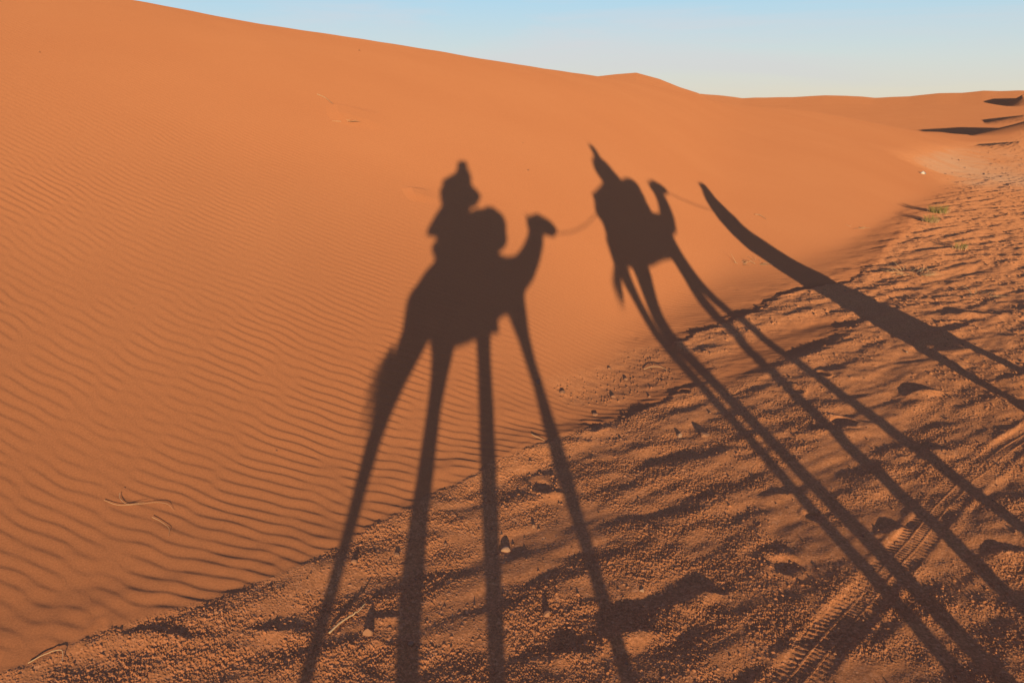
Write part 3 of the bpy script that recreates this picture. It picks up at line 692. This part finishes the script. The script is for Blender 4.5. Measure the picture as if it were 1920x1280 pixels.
for g in (-1, 1):
    m = MB(); m.tube([(F2.q(.15, g * .37, 2.14), .10), (F2.q(.26, g * .40, 2.10), .082), (F2.q(.17, g * .45, 1.74), .064)], 12); m.build('trouser_leg', denim, r2, .014, 1)
for g in (-1, 1):
    n_ = F2.q(.16, g * .45, 1.66); m = MB(); m.tube([(n_ + F2.vec(-.035, 0, -.04), .05), (n_ + F2.vec(-.03, 0, -.08), .05), (n_ + F2.vec(.11, 0, -.09), .048), (n_ + F2.vec(.2, 0, -.1), .035)], 12); m.build('shoe', leather, r2, .01, 1)
m = MB()   # scarf and pointed hood
q2 = F2.q
m.tube([(q2(-.20, 0, 2.62), .10), (q2(-.215, 0, 2.74), .115), (q2(-.17, 0, 2.86), .135), (q2(-.12, 0, 2.95), .105), (q2(-.105, 0, 3.03), .068), (q2(-.11, 0, 3.10), .07), (q2(-.12, 0, 3.17), .064), (q2(-.14, 0, 3.225), .05)], 18)
m.ball(q2(-.03, .0, 2.76), (.13, .10, .17), 16, (F2.A, F2.B, (0, 0, 1)))
m.tube([(q2(-.05, .06, 2.90), .07), (q2(.05, .08, 2.80), .06), (q2(.11, .07, 2.68), .065), (q2(.18, .05, 2.58), .06)], 12)
m.tube([(q2(-.05, -.08, 2.90), .06), (q2(.02, -.12, 2.78), .055), (q2(.06, -.12, 2.66), .06)], 12)
m.build('hood', indigo, r2, .014, 2)

# ------------------------------------------------------------------ the leader on foot
F3 = Frame(5.0, 5.8, .5)
r3 = thing('person', 'leader on foot in a long brown robe and turban, holding the lead rope', 'person', tuple(F3.q(0, 0, 0)))
m = MB(); q3 = F3.q; hc = q3(-.10, 0, 1.80)
s_, f_, u_ = head(m, hc, F3.vec(1, .1, -.05), F3.vec(-.1, 0, 1), 1.0, q3(-.16, 0, 1.60))
slices(m, F3, [(.86,-.04,.14,0,.16),(.95,-.06,.15,0,.17),(1.1,-.11,.13,0,.15),(1.25,-.15,.14,0,.16),(1.4,-.18,.14,0,.18),(1.5,-.18,.12,0,.19),(1.56,-.17,.07,0,.10)])
arm = {1: (q3(-.18, .19, 1.48), q3(-.30, .24, 1.22), q3(-.10, .20, 1.40)), -1: (q3(-.18, -.19, 1.48), q3(-.22, -.26, 1.20), q3(-.08, -.24, .98))}
for g in (-1, 1):
    a_, b_, c_ = arm[g]
    m.tube([(q3(-.18, g * .08, 1.48), .055), (a_, .055), ((a_ + b_) / 2, .046), (b_, .040)], 12); m.tube([(b_, .039), ((b_ + c_) / 2, .035), (c_, .026)], 12)
    if g > 0: hand(m, c_, F3.vec(.7, -.1, .6), F3.vec(.3, .9, .1), F3.vec(-.5, -.2, .8), 1.1)
    else: hand(m, c_, F3.vec(.35, 0, -.9), F3.vec(.3, -.9, .1), F3.vec(.9, .3, .2), .35)
leg = {1: [q3(-.02, .09, .88), q3(-.12, .10, .48), q3(-.33, .09, .12)], -1: [q3(.0, -.09, .88), q3(.24, -.10, .50), q3(.33, -.10, .09)]}
for g in (-1, 1):
    a_, b_, c_ = leg[g]
    m.tube([(a_, .085), ((a_ + b_) / 2, .072), (b_, .055)], 14); m.tube([(b_, .053), (b_ * .65 + c_ * .35, .052), (c_, .036)], 12)
    m.tube([(c_ + F3.vec(-.04, 0, -.045), .034), (c_ + F3.vec(.10, 0, -.05), .034), (c_ + F3.vec(.17, 0, -.055), .024)], 10)
m.build('body', skin, r3, .008, 1); eyes(r3, hc, s_, f_, u_)
m = MB()
slices(m, F3, [(.27,.06,.34,0,.24),(.36,.055,.35,0,.24),(.50,.08,.33,0,.235),(.62,.09,.325,0,.225),(.78,.025,.30,0,.21),(.92,-.08,.31,0,.20),(1.02,-.12,.29,0,.195),(1.15,-.18,.255,0,.195),(1.28,-.20,.235,0,.20),(1.40,-.195,.25,0,.21),(1.50,-.20,.22,0,.20),(1.57,-.20,.19,0,.14),(1.66,-.20,.17,0,.10),(1.72,-.20,.14,0,.09)], wob=.035)
for g in (-1, 1):
    a_, b_, c_ = arm[g]; m.tube([(a_, .075), ((a_ + b_) / 2, .07), (b_, .068), (b_ * .3 + c_ * .7, .062)], 12)
m.build('robe', brown_robe, r3, .014, 2)
m = MB(); slices(m, F3, [(1.46,-.19,.20,0,.18),(1.52,-.19,.225,0,.19),(1.62,-.19,.215,0,.15),(1.74,-.18,.185,0,.12),(1.82,-.155,.16,0,.12),(1.90,-.12,.13,0,.115),(1.96,-.095,.11,0,.09),(2.01,-.085,.09,0,.07),(2.05,-.09,.07,0,.05),(2.07,-.10,.04,0,.03)], wob=.02); m.build('scarf', cream, r3, .014, 2)
for g in (-1, 1):
    a_, b_, c_ = leg[g]; m = MB(); m.tube([((a_ + b_) / 2, .11), (b_, .10), (b_ * .5 + c_ * .5, .088), (b_ * .12 + c_ * .88, .07)], 14); m.build('trouser_leg', cream, r3, .012, 1)
for g in (-1, 1):
    c_ = leg[g][2]; m = MB(); m.tube([(c_ + F3.vec(-.045, 0, -.05), .042), (c_ + F3.vec(.10, 0, -.055), .042), (c_ + F3.vec(.18, 0, -.06), .03)], 12); m.build('sandal', leather, r3, .01, 1)
turban(r3, hc, s_, f_, u_, cream, 1.05, 5, [(hc + F3.vec(-.06, 0, .06), .08), (hc + F3.vec(-.05, 0, .13), .075), (hc + F3.vec(-.07, 0, .19), .045), (hc + F3.vec(-.09, 0, .235), .028)])

def rope(label, A, B, sag, grp):
    A = np.array(A); B = np.array(B); pts = []
    for i in range(33):
        t_ = i / 32; p_ = A * (1 - t_) + B * t_; p_[2] -= sag * 4 * t_ * (1 - t_); pts.append((p_, .0085))
    m = MB(); m.tube(pts, 6); return tag(m.build('lead_rope', ropem), label, 'rope', grp)
rope('slack lead rope from the rear camel to the saddle of the middle camel', F1.q(1.27, 0, 1.95), F2.q(-.60, 0, 2.14), .10, 'lead ropes of the camel string')
rope('taut lead rope from the middle camel to the leader on foot', F2.q(1.38, 0, 2.27), q3(-.06, .20, 1.46), .05, 'lead ropes of the camel string')

# ------------------------------------------------------------------ small things lying about
stone_m = plain('sandstone', (.44, .22, .12), .95, (.33, .16, .085), 30., .003)
pale_m = plain('pale_stone', (.52, .31, .18), .95, (.42, .24, .14), 30., .003)
straw = plain('dry_straw', (.72, .50, .28), .9, (.6, .38, .19), 20.)
woodm = plain('bleached_twig', (.45, .30, .19), .9, (.3, .19, .12), 25.)
green = plain('green_grass', (.30, .28, .07), .8, (.42, .34, .12), 14.)
scrap = plain('white_scrap', (.80, .74, .62), .7, (.75, .66, .5), 20.)
def stone(x, y, sx, sy, sz, rot, label, mat, grp=None, seed=0, chip=.22, name='stone'):
    r_ = np.random.default_rng(seed + 50); z0 = float(terrain(x, y)[0])
    bm = bmesh.new(); bmesh.ops.create_icosphere(bm, subdivisions=3, radius=1)
    cuts = [(Vector(r_.normal(size=3)).normalized(), .55 + .3 * r_.random()) for _ in range(9)]
    for v in bm.verts:
        for n_, d_ in cuts:
            k_ = v.co.dot(n_)
            if k_ > d_: v.co -= n_ * (k_ - d_) * .9
        v.co *= 1 + .05 * r_.normal() * chip
        c_ = v.co; c_.x *= sx; c_.y *= sy; c_.z *= sz
    me = bpy.data.meshes.new(name); bm.to_mesh(me); bm.free(); me.materials.append(mat)
    o = bpy.data.objects.new(name, me); C.objects.link(o); o.location = (x, y, z0 + sz * .08); o.rotation_euler = (r_.normal() * .15, r_.normal() * .15, rot)
    return tag(o, label, 'stone', grp)
GS = 'small stones half buried at the foot of the dune'
for x, y, a_, b_, c_, rt, lab, mt, sd in [
 (-.04,4.19,.032,.024,.022,.3,'largest orange stone on the grit, right beside the third leg shadow from the left',pale_m,1),
 (1.59,5.90,.050,.032,.026,.2,'flat pale stone on the grit with a dark pointed shadow, between the two camels shadows',stone_m,2),
 (1.39,5.91,.026,.020,.020,1.,'small pale stone just left of the flat pale stone on the grit',pale_m,3),
 (.46,6.64,.030,.022,.026,.5,'grey stone with a pointed shadow on sand, just right of the leg shadow',stone_m,4),
 (.24,6.66,.028,.022,.022,.9,'grey stone lying in the edge of the rear camel front leg shadow',stone_m,5),
 (.94,6.77,.026,.020,.018,.1,'brown stone in the middle of the lightly gritted sand patch',stone_m,6),
 (1.13,7.24,.024,.018,.022,.8,'narrow stone standing at the upper right of the gritted sand patch',stone_m,7),
 (.73,6.33,.030,.024,.022,1.3,'dark lump of stone at the lower edge of the gritted sand patch',stone_m,8),
 (1.29,6.80,.014,.012,.014,.3,'tiny stone at the right end of the gritted sand patch',stone_m,9),
 (.98,6.31,.020,.017,.018,.3,'small dark stone sitting on the crusted edge below the sand patch',stone_m,10),
 (.99,7.47,.024,.020,.016,.6,'stone at the top edge of the gritted sand patch below the ripples',stone_m,11),
 (-.69,4.06,.016,.013,.022,.4,'thin upright stone between the two left leg shadows near the sand edge',stone_m,12),
 (-.92,3.95,.024,.019,.018,.2,'low brown stone touching the leftmost leg shadow at the sand edge',stone_m,13),
 (-.74,3.37,.028,.022,.030,.7,'stone with a tall dark shadow in the bottom foreground beside the bleached twig',stone_m,14),
 (.19,3.55,.024,.019,.022,.6,'dark stone at the bottom between the third and fourth leg shadows',stone_m,15),
 (-.51,3.30,.018,.016,.010,.2,'dark stone lying inside the wide leg shadow at the bottom',stone_m,16),
 (-.41,4.20,.013,.011,.010,.2,'tiny stone between the second and third leg shadows',stone_m,17),
 (.89,5.83,.016,.013,.010,.7,'small stone on the crusted ground below the sand edge',stone_m,18),
 (.14,4.46,.014,.011,.018,.7,'thin stone casting a narrow shadow right of the third leg shadow',stone_m,19),
 (.74,3.79,.018,.014,.010,.7,'small stone right of the fourth leg shadow in the foreground grit',pale_m,20),
 (4.34,8.12,.022,.017,.014,.7,'pale stone at the lower edge of the leader shadow',pale_m,21)]:
    stone(x, y, a_ * 1.1, b_ * 1.1, c_ * 1.15, rt, lab, mt, GS, sd)
def blade(m, p0, d, L, w_, bend, nseg=5):
    p0 = np.array(p0, float); d = np.array(d, float); d /= np.linalg.norm(d); pts = []
    for i in range(nseg + 1):
        t_ = i / nseg; pts.append((p0 + d * L * t_ + np.array([bend[0], bend[1], bend[2]]) * L * t_ * t_, max(.0004, w_ * (1 - .8 * t_))))
    m.tube(pts, 5)
def tuft(name, label, cat, x, y, n, H, R, mat, lean=.5, w_=.003, grp=None, seed=1, flat=False):
    r_ = np.random.default_rng(seed); m = MB(); z = float(terrain(x, y)[0])
    for i in range(n):
        a_ = r_.random() * 6.283; rr = R * math.sqrt(r_.random()); px, py = x + rr * math.cos(a_), y + rr * math.sin(a_)
        up = .25 if flat else 1.
        d = (math.cos(a_) * lean * r_.random() + r_.normal() * .2, math.sin(a_) * lean * r_.random() + r_.normal() * .2, up * (.5 + .5 * r_.random()))
        blade(m, (px, py, z - .01), d, H * (.45 + .55 * r_.random()), w_ * (.7 + .6 * r_.random()), (r_.normal() * .25, r_.normal() * .25, -.25 * r_.random()))
    return tag(m.build(name, mat), label, cat, grp)
GT = 'green grass tufts on the sand edge'
def green_tuft(label, x, y, n, H, R, nd, seed):
    t_ = thing('grass_tuft', label, 'grass tuft', (x, y, float(terrain(x, y)[0])), GT)
    for nm, mt, k_, hh, rr in (('green_blades', green, n, H, R), ('dry_blades', straw, nd, H * .6, R * 1.5)):
        r_ = np.random.default_rng(seed + k_); m = MB()
        for i in range(k_):
            a_ = r_.random() * 6.283; q_ = rr * math.sqrt(r_.random())
            blade(m, (x + q_ * math.cos(a_), y + q_ * math.sin(a_), t_.location.z - .01), (math.cos(a_) * .5 * r_.random(), math.sin(a_) * .5 * r_.random(), 1), hh * (.5 + .5 * r_.random()), .005, (r_.normal() * .25, r_.normal() * .25, -.1))
        m.build(nm, mt, t_)
green_tuft('bright green grass tuft on the sand edge, the farther of the two on the right', 10.38, 19.0, 110, .27, .17, 60, 1)
green_tuft('green grass tuft with dry straw at its left, the nearer of the two', 9.42, 17.5, 60, .22, .11, 110, 2)
green_tuft('sparse thin green tuft standing in the grit at the right', 8.30, 14.24, 22, .20, .10, 20, 3)
tuft('dry_grass_clump', 'clump of dead dry grass on a sand mound beside a dark hollow', 'dry grass', 6.42, 12.2, 70, .26, .28, straw, 1.3, .004, None, 5, True)
tuft('dry_grass_clump', 'thin dry grass lying at the right edge beyond the leader shadow', 'dry grass', 6.73, 10.83, 22, .22, .16, straw, 1.3, .003, None, 6, True)
tuft('dry_grass_clump', 'dry straw clump high on the dune face with a pale mound of sand', 'dry grass', -2.46, 11.98, 16, .20, .10, straw, 1.5, .003, None, 7, True)
tuft('dry_grass_clump', 'broken straw bits on the sand above the leader shadow, left one', 'dry grass', 3.75, 12.6, 14, .24, .12, straw, 1.4, .004, None, 8, True)
tuft('dry_grass_clump', 'broken straw bits on the sand above the leader shadow, right one', 'dry grass', 4.1, 12.75, 14, .26, .10, straw, 1.4, .004, None, 9, True)
tuft('dry_grass_clump', 'little dry tuft on the sand to the right of the leader shadow head', 'dry grass', 7.3, 16.4, 12, .22, .12, straw, 1.4, .005, None, 10, True)
def stalk(label, pts, r_, mat=None, name='dry_stalk', cat='dry stalk'):
    m = MB(); c_ = np.array(pts, float); n_ = len(c_); tt = np.linspace(0, n_ - 1, 6 * n_); ee = np.concatenate([[2 * c_[0] - c_[1]], c_, [2 * c_[-1] - c_[-2]]]); q_ = []
    for u in tt:
        i = min(int(u), n_ - 2); f_ = u - i; a_, b_, d_, e_ = ee[i], ee[i + 1], ee[i + 2], ee[i + 3]
        q_.append(.5 * (2 * b_ + (d_ - a_) * f_ + (2 * a_ - 5 * b_ + 4 * d_ - e_) * f_ ** 2 + (3 * b_ - a_ - 3 * d_ + e_) * f_ ** 3))
    pts = q_; P_ = [(np.array([x, y, float(terrain(x, y)[0]) + dz]), r_ * (1 - .6 * i / len(pts))) for i, (x, y, dz) in enumerate(pts)]
    m.tube(P_, 7); return tag(m.build(name, mat or straw), label, cat)
stalk('long curved dry stalk on the rippled sand at lower left', [(-2.42,4.12,.006),(-2.33,4.10,.012),(-2.24,4.13,.010),(-2.16,4.17,.012),(-2.08,4.18,.012),(-2.03,4.15,.006)], .0014)
stalk('short thin bent stalk crossing the curved dry one', [(-2.36,4.19,.012),(-2.34,4.15,.008),(-2.28,4.12,.01),(-2.2,4.15,.02)], .0016, straw)
stalk('short broken stalk just below the curved dry one', [(-2.12,4.06,.01),(-2.06,4.04,.008),(-2.0,4.0,.006),(-1.98,3.94,.004)], .0015)
stalk('straight bleached twig in the foreground grit beside the leftmost leg shadow', [(-.935,3.36,.010),(-.90,3.42,.018),(-.86,3.47,.020),(-.82,3.51,.024),(-.79,3.57,.03)], .0058, straw, 'twig', 'twig')
stalk('dry stalk in the bottom left corner where the sand meets the grit', [(-2.26,3.02,.006),(-2.21,3.07,.012),(-2.15,3.10,.012),(-2.12,3.05,.008)], .003)
stalk('thin dry stalk high on the dune above the straw clump', [(-3.12,13.05,.01),(-2.98,12.98,.012),(-2.86,12.8,.012),(-2.78,12.6,.01)], .006)
stalk('pale straw lying on rippled sand beside the second front leg shadow', [(.16,5.74,.008),(.20,5.70,.014),(.26,5.68,.006)], .0032)
stalk('curved pale straw on the gritted sand patch near its top right', [(1.36,7.55,.008),(1.44,7.60,.02),(1.54,7.6,.02),(1.6,7.55,.006)], .0036)
stalk('small pale straw lying on the smooth dune right of the leader shadow', [(4.98,15.95,.01),(5.06,15.88,.03),(5.14,15.7,.01)], .007)
# white scrap
m = MB(); x, y = 14.16, 27.28; z = float(terrain(x, y)[0])
m.loft([[(x - .11, y, z - .01), (x - .02, y - .05, z - .01), (x + .12, y, z - .01), (x + .02, y + .05, z - .01)], [(x - .10, y + .01, z + .03), (x - .01, y - .03, z + .06), (x + .10, y, z + .03), (x + .01, y + .04, z + .05)], [(x - .03, y + .01, z + .07), (x - .01, y - .01, z + .10), (x + .03, y, z + .08), (x + .0, y + .02, z + .09)]])
tag(m.build('scrap', scrap, None, None), 'small white scrap lying alone on the smooth sand at right', 'litter')
# loose pale gravel nobody could count
r_ = np.random.default_rng(77); n_ = 3800
dd = 2.9 * (22 / 2.9) ** r_.random(n_); aa = np.radians(r_.uniform(-41, 41, n_)); gx_, gy_ = dd * np.sin(aa), dd * np.cos(aa)
f_h, g_, l_ = fine(gx_, gy_, dd); ok = (g_ > .7) | ((l_ > .1) & (r_.random(n_) < .5)) | (r_.random(n_) < .012); gx_, gy_, dd = gx_[ok], gy_[ok], dd[ok]; gz_ = big(gx_, gy_) + f_h[ok]
m = MB(); base = np.array([(1,0,0),(0,1,0),(-1,0,0),(0,-1,0),(0,0,1),(0,0,-1)], float); fc = [(0,1,4),(1,2,4),(2,3,4),(3,0,4),(1,0,5),(2,1,5),(3,2,5),(0,3,5)]
for x, y, z, d in zip(gx_, gy_, gz_, dd):
    s_ = (.0025 + .006 * r_.random() ** 3) * (1 + .10 * d); a_ = r_.random() * 6.28; ca, sa = math.cos(a_), math.sin(a_); b0 = len(m.v)
    P_ = base * (s_ * np.array([1.2, .8, .7])) * (1 + .25 * r_.normal(size=(6, 1)))
    for p_ in P_: m.v.append((x + p_[0] * ca - p_[1] * sa, y + p_[0] * sa + p_[1] * ca, z + p_[2] + s_ * .2))
    m.f += [tuple(b0 + i for i in f_) for f_ in fc]
o = m.build('gravel', stone_m); o['kind'] = 'stuff'; o['label'] = 'loose pale gravel strewn over the rough ground'; o['category'] = 'gravel'



# ------------------------------------------------------------------ light, sky, camera
sc = bpy.context.scene
w = bpy.data.worlds.new('World'); sc.world = w; w.use_nodes = True; t = w.node_tree; bg = t.nodes['Background']
sky = t.nodes.new('ShaderNodeTexSky'); sky.sky_type = 'NISHITA'; sky.sun_disc = False
sky.sun_elevation = SUN_EL; sky.sun_rotation = SUN_AZ + math.pi; sky.air_density = 1.0; sky.dust_density = .6; sky.ozone_density = 1.6; sky.altitude = 700
tc = t.nodes.new('ShaderNodeTexCoord'); sx = t.nodes.new('ShaderNodeSeparateXYZ'); t.links.new(tc.outputs['Generated'], sx.inputs[0])
ramp = t.nodes.new('ShaderNodeValToRGB'); t.links.new(sx.outputs['Z'], ramp.inputs[0]); cr = ramp.color_ramp
SK = [(0.0, (.88, .79, .63)), (.045, (.76, .80, .74)), (.115, (.52, .77, .87)), (.17, (.24, .48, .68)), (.28, (.065, .175, .39)), (.6, (.016, .065, .23)), (1.0, (.012, .050, .20))]
cr.elements[0].position, cr.elements[0].color = SK[0][0], (*SK[0][1], 1); cr.elements[1].position, cr.elements[1].color = SK[-1][0], (*SK[-1][1], 1)
for p_, c_ in SK[1:-1]:
    e_ = cr.elements.new(p_); e_.color = (*c_, 1)
cl = t.nodes.new('ShaderNodeTexNoise'); cl.inputs['Scale'].default_value = 1.6; cl.inputs['Detail'].default_value = 7; cl.inputs['Roughness'].default_value = .55; cl.inputs['Distortion'].default_value = .6
mp = t.nodes.new('ShaderNodeMapping'); mp.inputs['Scale'].default_value = (1.2, 1.2, 11); mp.inputs['Rotation'].default_value = (0.10, .06, .4); t.links.new(tc.outputs['Generated'], mp.inputs[0]); t.links.new(mp.outputs[0], cl.inputs['Vector'])
cm = t.nodes.new('ShaderNodeMapRange'); cm.inputs[1].default_value = .47; cm.inputs[2].default_value = .70; cm.inputs[3].default_value = 0; cm.inputs[4].default_value = .75; t.links.new(cl.outputs['Fac'], cm.inputs[0])
cx = t.nodes.new('ShaderNodeMixRGB'); t.links.new(cm.outputs[0], cx.inputs[0]); t.links.new(ramp.outputs[0], cx.inputs[1]); cx.inputs[2].default_value = (.78, .75, .73, 1)
EXPO = .35; STR = .12
sc1 = t.nodes.new('ShaderNodeMixRGB'); sc1.blend_type = 'MULTIPLY'; sc1.inputs[0].default_value = 1; k_ = 1 / (STR * 2 ** EXPO); t.links.new(cx.outputs[0], sc1.inputs[1]); sc1.inputs[2].default_value = (k_, k_, k_, 1)
tn = t.nodes.new('ShaderNodeMixRGB'); tn.blend_type = 'MULTIPLY'; tn.inputs[0].default_value = 1; t.links.new(sky.outputs[0], tn.inputs[1]); tn.inputs[2].default_value = (.28, .48, 1.05, 1)
mx = t.nodes.new('ShaderNodeMixRGB'); mx.inputs[0].default_value = .80; t.links.new(tn.outputs[0], mx.inputs[1]); t.links.new(sc1.outputs[0], mx.inputs[2])
t.links.new(mx.outputs[0], bg.inputs[0]); bg.inputs[1].default_value = STR
sl = bpy.data.lights.new('sun', 'SUN'); sl.energy = 3.25; sl.angle = math.radians(.53); sl.color = (1.0, .735, .41)
so = bpy.data.objects.new('sun', sl); C.objects.link(so)
from mathutils import Vector
so.rotation_euler = Vector(S).to_track_quat('-Z', 'Y').to_euler(); so.location = (3, -20, 12)
cd = bpy.data.cameras.new('camera'); cam = bpy.data.objects.new('camera', cd); C.objects.link(cam)
cam.location = (0, 0, h); cam.rotation_euler = (math.pi / 2 - PITCH, 0, 0)
cd.sensor_width = 36; cd.lens = 36 * 1456 / 1920; cd.clip_start = .02; cd.clip_end = 9000
sc.camera = cam
sc.view_settings.view_transform = 'Standard'; sc.view_settings.look = 'None'; sc.view_settings.gamma = 1; sc.view_settings.exposure = EXPO
sc.cycles.use_denoising = True; sc.cycles.max_bounces = 6
